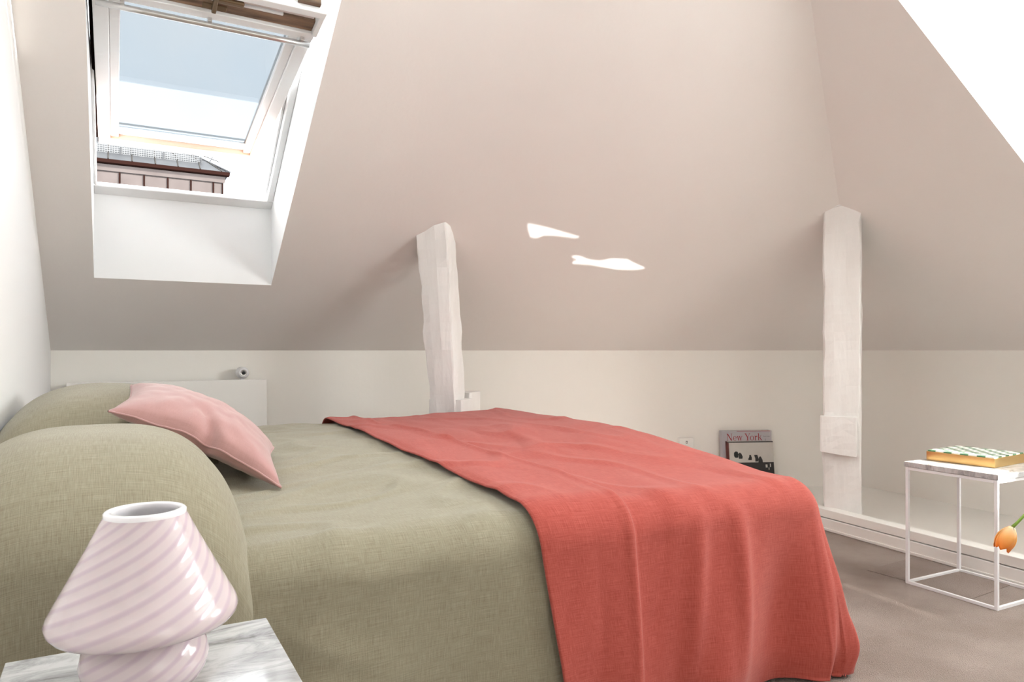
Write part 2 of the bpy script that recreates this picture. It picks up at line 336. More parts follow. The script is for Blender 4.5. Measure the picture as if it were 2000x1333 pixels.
# unseen blind added in the end window, two gaps cut to shape ceiling slivers
m = MB(); bm = bmesh.new(); ed = []; yb = YF+.055
gap1 = [(.982, 2.148), (1.015, 2.145), (1.113, 2.128), (1.294, 2.09), (1.266, 2.088), (1.158, 2.1), (1.095, 2.102), (1.061, 2.092), (1.027, 2.099), (1.002, 2.123)]
gap2 = [(1.296, 2.016), (1.344, 2.015), (1.391, 2.001), (1.469, 1.99), (1.533, 1.999), (1.621, 1.994), (1.658, 1.98), (1.763, 1.951), (1.703, 1.947), (1.599, 1.951), (1.518, 1.963), (1.422, 1.977), (1.332, 1.983), (1.318, 1.992), (1.346, 1.996)]
for loop in ([(WX0-.03, WZ0-.0), (WX1+.03, WZ0-.0), (WX1+.03, WZ1+.06), (WX0-.03, WZ1+.06)], gap1, gap2):
    vv = [bm.verts.new((a, yb, b)) for a, b in loop]; ed += [bm.edges.new((vv[i], vv[(i+1) % len(vv)])) for i in range(len(vv))]
bmesh.ops.triangle_fill(bm, edges=ed, use_beauty=True, use_dissolve=False, normal=(0, 1, 0))
for f in bm.faces: m.quad(*[tuple(v.co) for v in f.verts])
bm.free()
rb = thing('sliver_mask_blind', ((WX0+WX1)/2, yb, WZ1), 'added white blind over the end wall window with two gaps shaping sun slivers', 'blind')
m.build('sliver_mask_cloth', M['blind'], rb)
portal('front_portal', ((WX1, YF-.05, WZ0), (WX0, YF-.05, WZ0), (WX0, YF-.05, WZ1), (WX1, YF-.05, WZ1)))
MB().tube([(WX0-.03, yb, WZ1+.06), (WX1+.03, yb, WZ1+.06)], .022, 12).build('added_blind_roller', M['steel_white'], rb)

m = MB()
for q, r_ in zip(inner, inner[1:]+inner[:1]): m.quad(q, r_, (r_[0], r_[1], HT+.45), (q[0], q[1], HT+.45))
struct(m.build('added_trim_5', M['reveal']))  # shaft of the added roof window, deep to hold back direct sun
rw = struct(bpy.data.objects.new('added_window_4', None)); C.objects.link(rw); rw.location = (.62, 1.66, HT+.45)  # added roof window, lights the bed from above
for a in ((SKX0, SKX1, SKY0, SKY0+.06), (SKX0, SKX1, SKY1-.06, SKY1), (SKX0, SKX0+.06, SKY0+.06, SKY1-.06), (SKX1-.06, SKX1, SKY0+.06, SKY1-.06)):
    MB().box(*a, HT+.45, HT+.51).build('frame_member', M['frame_white'], rw, .004)
MB().box(SKX0+.06, SKX1-.06, SKY0+.06, SKY1-.06, HT+.475, HT+.483).build('pane', M['clear'], rw)
portal('roof_portal', ((SKX0, SKY0, HT+.53), (SKX1, SKY0, HT+.53), (SKX1, SKY1, HT+.53), (SKX0, SKY1, HT+.53)), 0, flip=True)
# ---------------- skylight reveal lining
LZ = .40
sF = lambda x, y, o=0: (x, y, H0+LZ+o+T*(YA-y))
m = MB()
m.quad(sA(HX0, HY0), sA(HX1, HY0), sF(HX1, HY0), sF(HX0, HY0))
m.quad(sA(HX1, HY0), sA(HX1, HY1), sF(HX1, HY1), sF(HX1, HY0))
m.quad(sA(HX0, HY0), sA(HX0, HY1), sF(HX0, HY1), sF(HX0, HY0))
m.quad(sA(HX0, HY1), sA(HX1, HY1), sF(HX1, HY1), sF(HX0, HY1))
struct(m.build('trim_1', M['reveal']))
# ---------------- skylight window: casing in the roof plane, pivoting sash swung out
win = struct(bpy.data.objects.new('window_1', None)); C.objects.link(win); win.location = (.32, HY0, H0+LZ+T*(YA-HY0))
cs, sn_ = cos(math.atan(T)), sin(math.atan(T))
def FR(x, v, n): # v up the roof from the lower edge, n outwards
    return (x, HY0-v*cs-n*sn_*-1*-1 if False else HY0-v*cs+n*sn_, H0+LZ+T*(YA-HY0)+v*sn_+n*cs)
FL = (HY0-HY1)/cs; FV = 1.46
def wbox(name, a, mt, par=win, bev=.004, F=FR): return MB().box(*a, T=F).build(name, M[mt], par, bev)
wbox('casing_sill', (HX0, HX1, 0, .055, -.005, .022), 'frame_white')
wbox('casing_jamb', (HX1-.03, HX1, .055, FV, -.005, .07), 'frame_white')
wbox('casing_jamb', (HX0, HX0+.012, .055, FV, -.005, .07), 'frame_white')
wbox('casing_head', (HX0, HX1, FV, FL, -.005, .07), 'frame_white')
wbox('casing_stop', (HX1-.042, HX1-.03, .055, FV*.5, .03, .07), 'frame_white')
SB = (3.99, 1.987); ST = Vector((2.60-3.99, 2.215-1.987)); SL = ST.length; ST.normalize()
def SA(x, v, n): # sash space: v from the outer (lower) edge, n towards the room side
    return (x, SB[0]+v*ST.x-n*ST.y*1.0, SB[1]+v*ST.y-n*-ST.x)
SX0, SX1 = -.068, .668
sash = bpy.data.objects.new('sash', None); C.objects.link(sash); sash.parent = win; sash.location = Vector((.3, SB[0], SB[1]))-win.location
def sbox(name, a, mt, bev=.003, par=sash): return MB().box(*a, T=SA).build(name, M[mt], par, bev)
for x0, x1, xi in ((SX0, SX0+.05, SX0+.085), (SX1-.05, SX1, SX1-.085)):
    sbox('stile', (x0, x1, 0, SL-.2, -.03, .03), 'peach_fade')
    sbox('stile_bead', (min(x1, xi), max(x0, xi), .05, SL-.2, -.03, .018), 'peach_fade') if xi > x1 else sbox('stile_bead', (xi, x0, .05, SL-.2, -.03, .018), 'peach_fade')
sbox('bottom_rail', (SX0, SX1, -.02, .05, -.03, .03), 'peach_fade')
sbox('outer_drip_edge', (SX0-.004, SX1+.004, -.03, -.018, -.05, .02), 'darkcopper')
sbox('side_flashing', (SX0-.012, SX0-.001, 0, SL-.25, -.05, .01), 'darkcopper')
sbox('glass', (SX0+.08, SX1-.08, .05, SL-.19, -.012, -.002), 'tint', 0)
sbox('spacer_bar', (SX0+.085, SX1-.085, .13, .136, -.02, -.0125), 'dark', 0)
sbox('glass_reflection_band', (SX0+.085, SX1-.085, .05, .128, -.0015, .002), 'frame_white', 0)  # white strip painted in for the reflection low on the glass
sbox('top_rail_lip', (SX0, SX1, SL-.205, SL-.165, -.03, .035), 'frame_white')
sbox('bare_wood_rail', (SX0, SX1-.012, SL-.165, SL-.10, -.03, .022), 'oldwood')
sbox('paint_strip', (SX0, SX1-.13, SL-.10, SL-.09, -.03, .028), 'frame_white')
sbox('ventilation_board', (SX0, SX1-.02, SL-.09, SL-.035, -.03, .02), 'board')
sbox('rail_ledge', (SX0, SX1+.005, SL-.035, SL, -.03, .05), 'frame_white')
sbox('rail_end_cheek', (SX1-.012, SX1+.006, SL-.165, SL-.035, -.03, .045), 'frame_white')
sbox('packing_chips', (SX1-.10, SX1-.02, SL, SL+.02, -.02, .03), 'oldwood')
hb = MB().tube([SA(x, SL-.215, .05) for x in (SX0+.01, .1, .3, .5, SX1-.01)], .011, 12).build('ventilation_bar', M['alu'], sash)
for x in (SX0+.09, .30, SX1-.04): sbox('bar_bracket', (x-.007, x+.007, SL-.222, SL-.19, .03, .05), 'alu', .002)
lt = sbox('latch_plate', (.27, .35, SL-.155, SL-.125, .022, .026), 'bronze', .002)
sbox('latch_hook', (.30, .315, SL-.15, SL-.06, .024, .045), 'bronze', .003)
sbox('latch_pull', (.31, .40, SL-.085, SL-.06, .03, .045), 'bronze', .006)
portal('skylight_portal', (sF(HX0, HY0, .25), sF(HX1, HY0, .25), sF(HX1, HY1, .25), sF(HX0, HY1, .25)))

# ---------------- kerb boards and painted floor along the right wall
def kerb(name, d0, d1, z0, z1, mt='gloss_white', a0=.60, bev=.003):
    return struct(MB().box(a0, aE, d0, d1, z0, z1, T=lambda a, d, z: PC(a, d, z)).build(name, M[mt], None, bev))
kerb('trim_2', 0.0, 1.10, 0, .012, 'gloss_white', .0, 0)
struct(MB().box(-2.0, .0, 0, 1.1, 0, .011, T=lambda u, d, z: (BC[0]+nB[1]*u-nB[0]*d, BC[1]-nB[0]*u-nB[1]*d, z)).build('trim_6', M['gloss_white']))
kerb('baseboard_right', 1.11, 1.185, 0, .062)
kerb('trim_3', 1.10, 1.178, .0655, .108)
kerb('trim_4', 1.178, 1.192, 0, .014)
# slightly darker cut-out of carpet
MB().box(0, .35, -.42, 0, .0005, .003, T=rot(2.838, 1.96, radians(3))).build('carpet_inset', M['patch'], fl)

# ------------------------------------------------------------------ neighbouring building beyond the skylight
nb = thing('neighbouring_building', (0, 15, 0), 'grey metal hipped roof over faded copper panels seen outside the skylight', 'building')
NX1, NY, NE = 1.97, 15.0, 4.40; NX0 = -2.2
MB().box(NX0, NX1-.12, NY+.05, NY+4, 0, NE-.02).build('wall', M['copper'], nb)
MB().box(NX0, NX1-.08, NY, NY+.06, NE-.17, NE-.05).build('fascia_board', M['copper'], nb, .005)
MB().box(NX0, NX1, NY-.10, NY+.06, NE-.04, NE+.025).build('eaves_edge', M['darkcopper'], nb, .005)
pw = .40; k = 0; x = NX1-.12
while x > NX0:
    MB().box(max(NX0, x-(pw if k else .17))+.012, x-.012, NY+.03, NY+.05, NE-.52, NE-.19).build('copper_panel', M['copper'], nb, .006)
    MB().box(x-.012, x+.012, NY+.0, NY+.05, NE-.52, NE-.18).build('standing_seam', M['darkcopper'], nb)
    x -= (pw if k else .17); k += 1
tn = .67
def RF(x, d, o=0): return (x, NY-.10+d, NE+.01+tn*d+o)
MB().quad(RF(NX0, 0), RF(NX1, 0), RF(NX1-1.25, 1.25), RF(NX0, 1.25)).quad(RF(NX1, 0), (NX1, NY+3, NE), (NX1-1.25, NY+2, NE+.84), RF(NX1-1.25, 1.25)).quad(RF(NX0, 1.25), RF(NX1-1.25, 1.25), (NX1-1.25, NY+2, NE+.84), (NX0, NY+2, NE+.84)).build('roof', M['zinc'], nb)
pw = .385; x = NX1-.15; rowd = (0, .40, 1.22)
while x > NX0:
    for r_ in range(2):
        a0, a1 = rowd[r_]+.01, rowd[r_+1]-.01; xr = x
        x0_, x1_ = xr-pw+.012, xr-.012
        p = [(x0_, a0), (x1_, a0), (x1_, a1), (x0_, a1)]
        p = [(min(px_, NX1-.02-d_), d_) for px_, d_ in p]
        if p[1][0]-p[0][0] < .05 or x0_ < NX0: continue
        mm = MB(); lo = [RF(px_, d_, .004) for px_, d_ in p]; hi = [RF(px_, d_, .016) for px_, d_ in p]
        mm.quad(*hi)
        for i in range(4): mm.quad(lo[i], lo[(i+1) % 4], hi[(i+1) % 4], hi[i])
        mm.build('zinc_panel', M['zinc'], nb)
        MB().tube([RF(x1_+.012, a0, .02), RF(min(x1_+.012, NX1-a1), a1, .02)], .012, 6).build('roof_seam', M['dark'], nb)
    x -= pw
MB().tube([RF(NX1, 0, .02), RF(NX1-1.25, 1.25, .02)], .02, 6).build('hip_ridge', M['zinc'], nb)
# snow guard rail of thin bars
m = MB(); gd = .27
for o in (.02, .055, .09, .125, .16): m.box(NX0, NX1-.48, NY-.1+gd-.01, NY-.1+gd+.01, NE+tn*gd+o-.007, NE+tn*gd+o+.007)
x = NX0
while x < NX1-.48: m.box(x-.006, x+.006, NY-.1+gd-.008, NY-.1+gd+.008, NE+tn*gd+.02, NE+tn*gd+.16); x += .04
m.build('snow_guard', M['guard'], nb)
for x in (-1.4, -.65, .1, .82, NX1-.5):
    MB().box(x-.012, x+.012, NY-.1+gd-.03, NY-.1+gd+.02, NE+tn*gd-.03, NE+tn*gd+.14).box(x-.012, x+.012, NY-.1+gd-.01, NY-.1+gd+.16, NE+tn*gd+.06, NE+tn*gd+.085).build('guard_bracket', M['zinc'], nb)
MB().tube([RF(NX1-.35, .33, .0), RF(NX1-.25, .33, .2)], .012, 6).build('roof_spike', M['zinc'], nb)

# ------------------------------------------------------------------ timber posts
def post(name, base, top, wd, dp, yaw, z0, label, seed, blocks=(), taper=None):
    r = thing(name, (base[0], base[1], 0), label, 'post'); m = MB(); n = 44; ring = []
    per = []
    for sx, sy in ((-1, -1), (1, -1), (1, 1), (-1, 1)):
        nx_, ny_ = {(-1, -1): (1, -1), (1, -1): (1, 1), (1, 1): (-1, 1), (-1, 1): (-1, -1)}[(sx, sy)]
        for t in (.04, .3, .62, .96): per.append((sx+(nx_-sx)*t, sy+(ny_-sy)*t))
    # order above runs round the square
    ztop = 3.0
    def P(i, j):
        u, v = per[i]; t = j/(n-1); z = z0+(2.05-z0)*t
        cx = base[0]+(top[0]-base[0])*t; cy = base[1]+(top[1]-base[1])*t
        cn = 1 if i % 4 in (0, 3) else 0
        a = .006*N(u*2+seed, v*2, z*3)+cn*(.009*N(u*3, v*3+seed, z*9)-.004)+.004*N(u*5, v*5+seed, z*9)+.008*N(seed, u*.7+v, z*1.4)
        k = 1+(taper(t) if taper else 0)
        lx = (wd/2+a)*u*k; ly = (dp/2+a)*v
        x_ = cx+cos(yaw)*lx-sin(yaw)*ly; y_ = cy+sin(yaw)*lx+cos(yaw)*ly
        return (x_, y_, min(z, ceil_h(x_, y_)+.012))
    m.grid(len(per), n, P, closeu=True)
    b = len(m.v)-len(per)*n
    m.f.append(tuple(b+i*n for i in range(len(per)))); m.f.append(tuple(b+i*n+n-1 for i in reversed(range(len(per)))))
    m.build('timber', M['post'], r, 0, smooth=False)
    for nm, (lx0, lx1, ly0, ly1, z0_, z1_) in blocks:
        def TB(x, y, z): return (base[0]+cos(yaw)*x-sin(yaw)*y, base[1]+sin(yaw)*x+cos(yaw)*y, z)
        mm = MB(); nn = 7
        def PB(i, j):
            u, v = per[i]; zz = z0_+(z1_-z0_)*j/(nn-1); a = .004*N(u*3+seed, v*3, zz*20)
            x = (lx0+lx1)/2+((lx1-lx0)/2+a)*u; y = (ly0+ly1)/2+((ly1-ly0)/2+a)*v
            if j == 0: zz += .018*max(0, -u)+.006*N(u*4, v*4, seed)
            return TB(x, y, zz)
        mm.grid(len(per), nn, PB, closeu=True); mm.f.append(tuple(i*nn for i in range(len(per)))); mm.f.append(tuple(i*nn+nn-1 for i in reversed(range(len(per)))))
        mm.build(nm, M['post'], r, .002, smooth=False)
    return r
post('timber_post', (1.615, 3.55), (1.455, 3.51), .150, .15, radians(-46), 0, 'leaning white-painted old timber post rising behind the bed, under the sloped ceiling', 3.1, taper=lambda t: -.12+.40*t,
     blocks=(('footing_block', (-.105, .085, -.11, .05, 0, .69)), ('tie_block', (-.04, .04, .12, .30, .0, .715))))
post('timber_post', (3.45, 2.53), (3.43, 2.52), .185, .16, radians(-55), 0, 'upright white-painted timber post with a nailed-on block beside the marble side table', 8.7,
     blocks=(('nailed_block', (-.105, .072, -.125, -.06, .395, .60)),))

# ------------------------------------------------------------------ radiator on the back wall
rd = thing('radiator', (.28, YA-.06, .2), 'flat white panel radiator with thermostat knob under the skylight', 'radiator')
rx0, rx1, rz0, rz1 = -.215, .765, .20, .785
MB().box(rx0, rx1, YA-.12, YA-.108, rz0, rz1).build('front_panel', M['radiator'], rd, .004)
MB().box(rx0+.01, rx1-.01, YA-.105, YA-.04, rz0+.01, rz1-.02).build('core', M['radiator'], rd)
MB().box(rx0, rx0+.006, YA-.108, YA-.04, rz0, rz1-.004).build('side_panel', M['radiator'], rd); MB().box(rx1-.006, rx1, YA-.108, YA-.04, rz0, rz1-.004).build('side_panel', M['radiator'], rd)
m = MB()
for i in range(40): m.box(rx0+.012+i*.0243, rx0+.026+i*.0243, YA-.106, YA-.045, rz1-.012, rz1-.002)
m.build('top_grille', M['radiator'], rd)
MB().box(rx0+.008, rx1-.008, YA-.107, YA-.042, rz1-.018, rz1-.013).build('grille_shadow_tray', M['dark'], rd)
for x in (.1, .5): MB().box(x, x+.03, YA-.04, YA-.002, .5, .7).build('wall_bracket', M['radiator'], rd)
def ylathe(prof, cx, cz):   # axis along Y
    return MB().grid(32, len(prof), lambda i, j: (cx+prof[j][0]*cos(2*pi*i/32), prof[j][1], cz+prof[j][0]*sin(2*pi*i/32)), closeu=True)
kx, kz = .638, .823
kn = ylathe([(0, YA-.115), (.014, YA-.118), (.022, YA-.122), (.027, YA-.118), (.029, YA-.10), (.033, YA-.095), (.034, YA-.05), (.028, YA-.04), (.012, YA-.03), (0, YA-.03)], kx, kz).build('thermostat_knob', M['steel_white'], rd)
ylathe([(.008, YA-.1165), (.016, YA-.1235), (.019, YA-.123), (.016, YA-.118)], kx, kz).build('knob_ring', M['alu'], kn)
ylathe([(0, YA-.122), (.008, YA-.1225), (.009, YA-.117), (0, YA-.115)], kx, kz).build('knob_centre', M['black'], kn)
MB().tube([(kx, YA-.06, kz-.02), (kx, YA-.06, rz1-.03)], .012, 12).build('valve_stem', M['steel_white'], kn)

# ------------------------------------------------------------------ bed
BX0, BX1, BY0, BY1 = -.27, 1.86, 1.42, 3.36
def Htop(x, y):
    return .562+.055*S(1.4, 2.5, y)-.015*S(1.25, 1.85, x)*S(2.2, 1.4, y)+.018*S(1.1, 1.6, x)*S(1.6, 2.2, y)+.012*N(x*1.7, y*1.7, 3)
bed = thing('bed', (.75, 2.4, 0), 'double bed base and mattress hidden under the linen covers', 'bed')
MB().box(BX0+.02, BX1-.10, BY0+.12, BY1-.1, .30, .50).build('mattress', M['mattress'], bed, .05, 4)
MB().box(BX0+.02, BX1-.10, BY0+.12, BY1-.1, .12, .298).build('bed_base', M['bedwood'], bed, .01)
for x in (BX0+.1, BX1-.2):
    for y in (BY0+.2, BY1-.2): MB().tube([(x, y, 0), (x, y, .12)], .025, 12).build('leg', M['bedwood'], bed)

def drape(sx, sy, off, R, rect, fold, hem, flare=.05, floor=None):
    """cloth lying on the bed top and falling over the foot (+X) and both long sides; sx, sy are cloth coordinates"""
    x0, x1, y0, y1 = rect
    ex_ = sx-(x1-R); en = (y0+R)-sy; ef = sy-(y1-R)
    side = en if en > 0 else ef if ef > 0 else 0; sg = -1 if en > 0 else 1
    e1 = max(0, ex_); e2 = max(0, side)
    bx = min(sx, x1-R); by = max(y0+R, min(y1-R, sy))
    if e1 <= 0 and e2 <= 0:
        return Vector((sx, sy, Htop(sx, sy)+off+fold(sx, sy, 0)))
    L = max(e1, e2)
    ph = 0 if e2 <= 0 else pi/2 if e1 <= 0 else (pi/4*(e2/e1) if e1 >= e2 else pi/2-pi/4*(e1/e2))
    nx_, ny_ = cos(ph), sg*sin(ph)
    top = Htop(bx, by)
    if L < R*pi/2: out = R*sin(L/R); dn = R*(1-cos(L/R))
    else: out = R+flare*(L-R*pi/2)*(1+1.0*sin(2*ph))*(1-.45*S(.50, .62, L)); dn = R+(L-R*pi/2)*.985
    corner = sin(2*ph)
    f = fold(sx, sy, L, ph, corner)
    tv = min(L/R, pi/2)
    out += (f+off)*sin(tv)
    z = top-dn+(f+off)*cos(tv)
    if floor is not None and z < floor:
        out += (floor-z)*.10; z = floor
    # keep the rounded edge height continuous
    return Vector((bx+nx_*out, by+ny_*out, z))

def fgreen(sx, sy, L, ph=0, cr_=0):
    if True:
        a = .030*max(0, .25-abs(N(sx*3+sy*.5, sy*5-sx*2, 31)))+.005*N(sx*3.3, sy*6, 1)+.0025*N(sx*5+sy*9, sy*3, 2)
        a += .006*max(0, N(sx*2.0+sy*2.2, sy*6.5-sx*4, 7))*S(.95, .6, sx)
    if L == 0: return a
    t = S(.05, .6, L)
    return a*(1-t)+t*(.018*sin(sx*17+1.3*sin(sx*5))+.013*N(sx*9, L*1.4, 5))+.004*N(sx*4, L*5, 9)*(1-t)
rectG = (BX0, BX1, BY0, BY1)
def cloth(name, fn, su, sv, mt, thick, sub=0):
    m = MB(); m.grid(len(su), len(sv), lambda i, j: fn(su[i], sv[j]), uv=lambda i, j: (su[i], sv[j]))
    o = m.build(name, mt)
    s = o.modifiers.new('thickness', 'SOLIDIFY'); s.thickness = thick; s.offset = 1
    return o
def lin(a, b, n): return [a+(b-a)*i/(n-1) for i in range(n)]
R0 = .085; hemL = .66
su = lin(BX0, 1.15, 150); sv = lin(BY0+R0-hemL+.02, BY1-R0+.5, 300)
spread = cloth('bedspread', lambda a, b: drape(a, b, 0, R0, rectG, fgreen, hemL, .03, .02), su, sv, M['green'], -.004)
tag(spread, 'sage green linen bedspread covering the bed, hanging down its long side', 'bedspread')

def fred(sx, sy, L, ph=0, cr_=0):
    # doubled-over band along the loose edge of the throw
    fx = 1.12-.13*S(1.45, 3.1, sy)+.02*N(sy*2.2, 4)
    band = .015*(1-S(fx-.004, fx+.016, sx))+.006*math.exp(-((sx-fx+.012)/.016)**2)
    ripple = .004*N(sx*3, sy*5, 11)+.014*max(0, N(sx*9-sy*1.5, sy*2.2, 21))+.03*max(0, .22-abs(N(sx*4+sy*.8, sy*2.5-sx, 14)))*(1-S(0, .12, L))+.0035*math.exp(-((sx-1.33-.05*sin(sy*1.6))/.03)**2)*S(1.6, 2.2, sy)
    edge = .006*sin(max(0, min(1, (sx-.84)/.03))*pi/2)
    common = band+ripple+edge-.006
    if L == 0: return common
    t = S(.06, .55, L); t2 = S(.02, .25, L)
    q = sx if ph > 1.2 else 2.2
    f = 0
    if sy < 2.4:
        # hanging folds on the long side, fanning out towards the corner
        f += t*(.038*sin((sx-.95)*15+2.2*L)*S(1.2, 1.45, sx)*(1-cr_) + .009*sin((sx-.84)*27+1)*(1-cr_)+.022*N(sx*4.5+L*1.5, L*1.6, 3)*S(1.15, 1.3, sx))
        f += t*cr_*(.050*sin(ph*6.5+.6-L*1.0)+.020*sin(ph*13+2))+t*.045*cr_
        f += S(.02, .2, L)*S(.75, .25, L)*(.020*math.exp(-((sx-1.36+.14*L)/.034)**2)+.022*math.exp(-((sx-1.49+.04*L)/.036)**2))
    if ph < 1.2: f += t*(1-cr_)*(.022*sin(sy*13+L*2)+.012*N(sy*6, L*2, 8))
    return f+common
su = lin(.84, BX1-R0+.605, 240); sv = lin(BY0+R0-.605, BY1-R0+.45, 340)
def redfn(a, b):
    a2 = a
    wob = (.018*N(b*1.6, 2.5)+.012*sin(b*2.1))*S(1.2, .84, a)
    slant = .055*S(1.5, .9, b)*S(1.4, .84, a)
    return drape(a+wob+slant, b, .010, R0, rectG, fred, hemL, .06, .012)
throw = cloth('throw_blanket', redfn, su, sv, M['red'], -.005)
tag(throw, 'coral red linen throw spread over the foot of the bed down to the carpet', 'blanket')

# pillows under olive linen
def pillow(name, label, x0, x1, y0, y1, Tk, hang, seed, sag=0, bump=0):
    nu, nv = 90, 130; m = MB()
    sv_ = lin(y0-hang, y1, nv); su_ = lin(x0, x1, nu)
    R = .24; Ry, Rz = .29, .19
    def fn(i, j):
        x, s_ = su_[i], sv_[j]
        u = (x-(x0+x1)/2)/((x1-x0)/2); wv = (s_-(y0+y1)/2)/((y1-y0)/2)
        prof_u = max(0, 1-abs(u)**2.6)**.55 if u > 0 else max(0, 1-abs(u*.86)**3)**.6
        if hang == 0:
            pv = max(0, 1-abs(wv)**2.8)**.55
            z = Htop(x, s_)-.012+Tk*prof_u*pv+.006*N(x*5, s_*5, seed)+.012*N(x*2.2, s_*3, seed+2)*pv*prof_u
            y = s_
        else:
            pv = max(0, 1-max(0, wv)**2.4)**.55
            top = .560+Tk*prof_u*pv+.006*N(x*5, s_*4, seed)
            L = (y0+Ry)-s_
            if L <= 0: y, z = s_, top
            else:
                if L < R*pi/2: out = Ry*sin(L/R); dn = Rz*(1-cos(L/R))
                else: out = Ry-.02*(L-R*pi/2); dn = Rz+(L-R*pi/2)
                out2 = out*1.0-(1-prof_u)*.07+.012*N(x*7, L*3, seed+4)*S(.1, .4, L)
                t0 = .560+Tk*prof_u
                y, z = y0+Ry-out2, t0-dn+.006*N(x*5, (y0+Ry-.5*L)*4, seed)
                z = max(z, .03)
        return (x, y, z)
    m.grid(nu, nv, fn, uv=lambda i, j: (su_[i], sv_[j]))
    o = m.build(name, M['green']); s = o.modifiers.new('thickness', 'SOLIDIFY'); s.thickness = -.004
    return tag(o, label, 'pillow')
pillow('pillow', 'plump olive linen pillow drooping over the bed edge behind the pink glass lamp', -.28, .235, 1.365, 2.24, .222, .58, 1.5)
pillow('pillow', 'pale sage linen pillow beside the back wall, behind the pink cushion', -.28, .28, 2.28, 3.20, .235, 0, 6.5)

# pink cushion slumped from the pillow onto the bedspread
def cushion():
    c0 = Vector((.212, 2.26, .716)); U = Vector((.392, -.26, -.195))/2; V = Vector((.06, .42, .05))/2
    n = U.cross(V).normalized(); nn = 61; m = MB(); both = []
    for sgn in (1, -1):
        def fn(i, j):
            u = -1+2*i/(nn-1); v = -1+2*j/(nn-1)
            ru = 1-.10*(1-v*v)**1.2; rv = 1-.10*(1-u*u)**1.2      # pulled-in sides, pointed corners
            p = c0+U*u*ru+V*v*rv
            p += n*.022*(1-u*u)                                       # arches over the pillow
            th = .074*((1-u*u)*(1-v*v))**.42
            crease = math.exp(-((u-.12+.30*(v+1))/.09)**2)*S(-.1, -1, v)
            th2 = th*(1-.15*crease) if sgn > 0 else th*.75
            p += n*sgn*th2
            p += V*.10*crease*S(-.3, -1, v)+Vector((0, 0, -.012*crease))
            p += n*(.006*N(u*3, v*3, sgn*4)*(1-u*u)+.004*N(u*9, v*5, 9)*(1-u*u*v*v)*.6)
            lo = Htop(p.x, p.y)+.006
            if p.z < lo: p.z = lo
            return p
        m2 = MB(); m2.grid(nn, nn, fn, uv=lambda i, j: (.45*i/(nn-1)+sgn, .45*j/(nn-1))); both.append(m2)
    root = thing('cushion', (c0.x, c0.y, .6), 'dusty pink square velvet cushion slumped against the olive pillow', 'cushion')
    a, b = both; k = len(a.v); a.v += b.v; a.f += [tuple(q+k for q in f) for f in b.f]; a.uv += b.uv
    ring = [a.v[i*nn] for i in range(nn)]+[a.v[(nn-1)*nn+j] for j in range(1, nn)]+[a.v[i*nn+nn-1] for i in range(nn-2, -1, -1)]+[a.v[j] for j in range(nn-2, -1, -1)]
    a.build('cover', M['velvet'], root)
    MB().tube(ring, .0032, 6, cap=False).build('seam', M['velvet'], root)
cushion()

# ------------------------------------------------------------------ marble tables
def table(cx, cy, a, half, h, label, name='side_table'):
    r = thing(name, (cx, cy, 0), label, 'table', None); Tt = rot(cx, cy, a); q = .012; hh = half
    top = MB().box(-hh-.004, hh+.004, -hh-.004, hh+.004, h-.02, h, Tt).build('tabletop', M['marble'], r, .0015)
    for sx in (-1, 1):
        for sy in (-1, 1):
            x0, y0 = sx*(hh-q/2), sy*(hh-q/2)
            MB().box(x0-q/2, x0+q/2, y0-q/2, y0+q/2, 0, h-.021, Tt).build('leg', M['steel_white'], r, .0012)
    for z in (0, h-.021-q):
        for s_ in (-1, 1):
            MB().box(-hh+q, hh-q, s_*(hh-q/2)-q/2, s_*(hh-q/2)+q/2, z, z+q, Tt).build('rail', M['steel_white'], r, .0012)
            MB().box(s_*(hh-q/2)-q/2, s_*(hh-q/2)+q/2, -hh+q, hh-q, z, z+q, Tt).build('rail', M['steel_white'], r, .0012)
    return r
TH = .497
table(2.995, 1.597, radians(-2), .178, TH, 'white wire-frame side table with marble top carrying the gold game box')
table(.043, 1.083, 0, .178, TH, 'white wire-frame nightstand with grey-veined marble top carrying the pink lamp', 'nightstand')

# gold game box with checkered lid
gb = thing('game_box', (3.07, 1.65, TH), 'flat gold box with green and white checkered lid on the marble side table', 'box')
Tg = rot(3.075, 1.645, radians(4)); g = .128
MB().box(-g, g, -g, g, TH+.0005, TH+.0365, Tg).build('body', M['brass'], gb, .0015)
m = MB(); m.v = [Tg(x, y, TH+.0415) for x, y in ((-g+.004, -g+.004), (g-.004, -g+.004), (g-.004, g-.004), (-g+.004, g-.004))]+[Tg(x, y, TH+.0365) for x, y in ((-g+.004, -g+.004), (g-.004, -g+.004), (g-.004, g-.004), (-g+.004, g-.004))]
m.f = [(0, 1, 2, 3), (0, 4, 5, 1), (1, 5, 6, 2), (2, 6, 7, 3), (3, 7, 4, 0)]; m.uv = [(0.001, 0.001), (.999, 0.001), (.999, .999), (0.001, .999)]*2
m.build('checkered_lid', M['check'], gb)

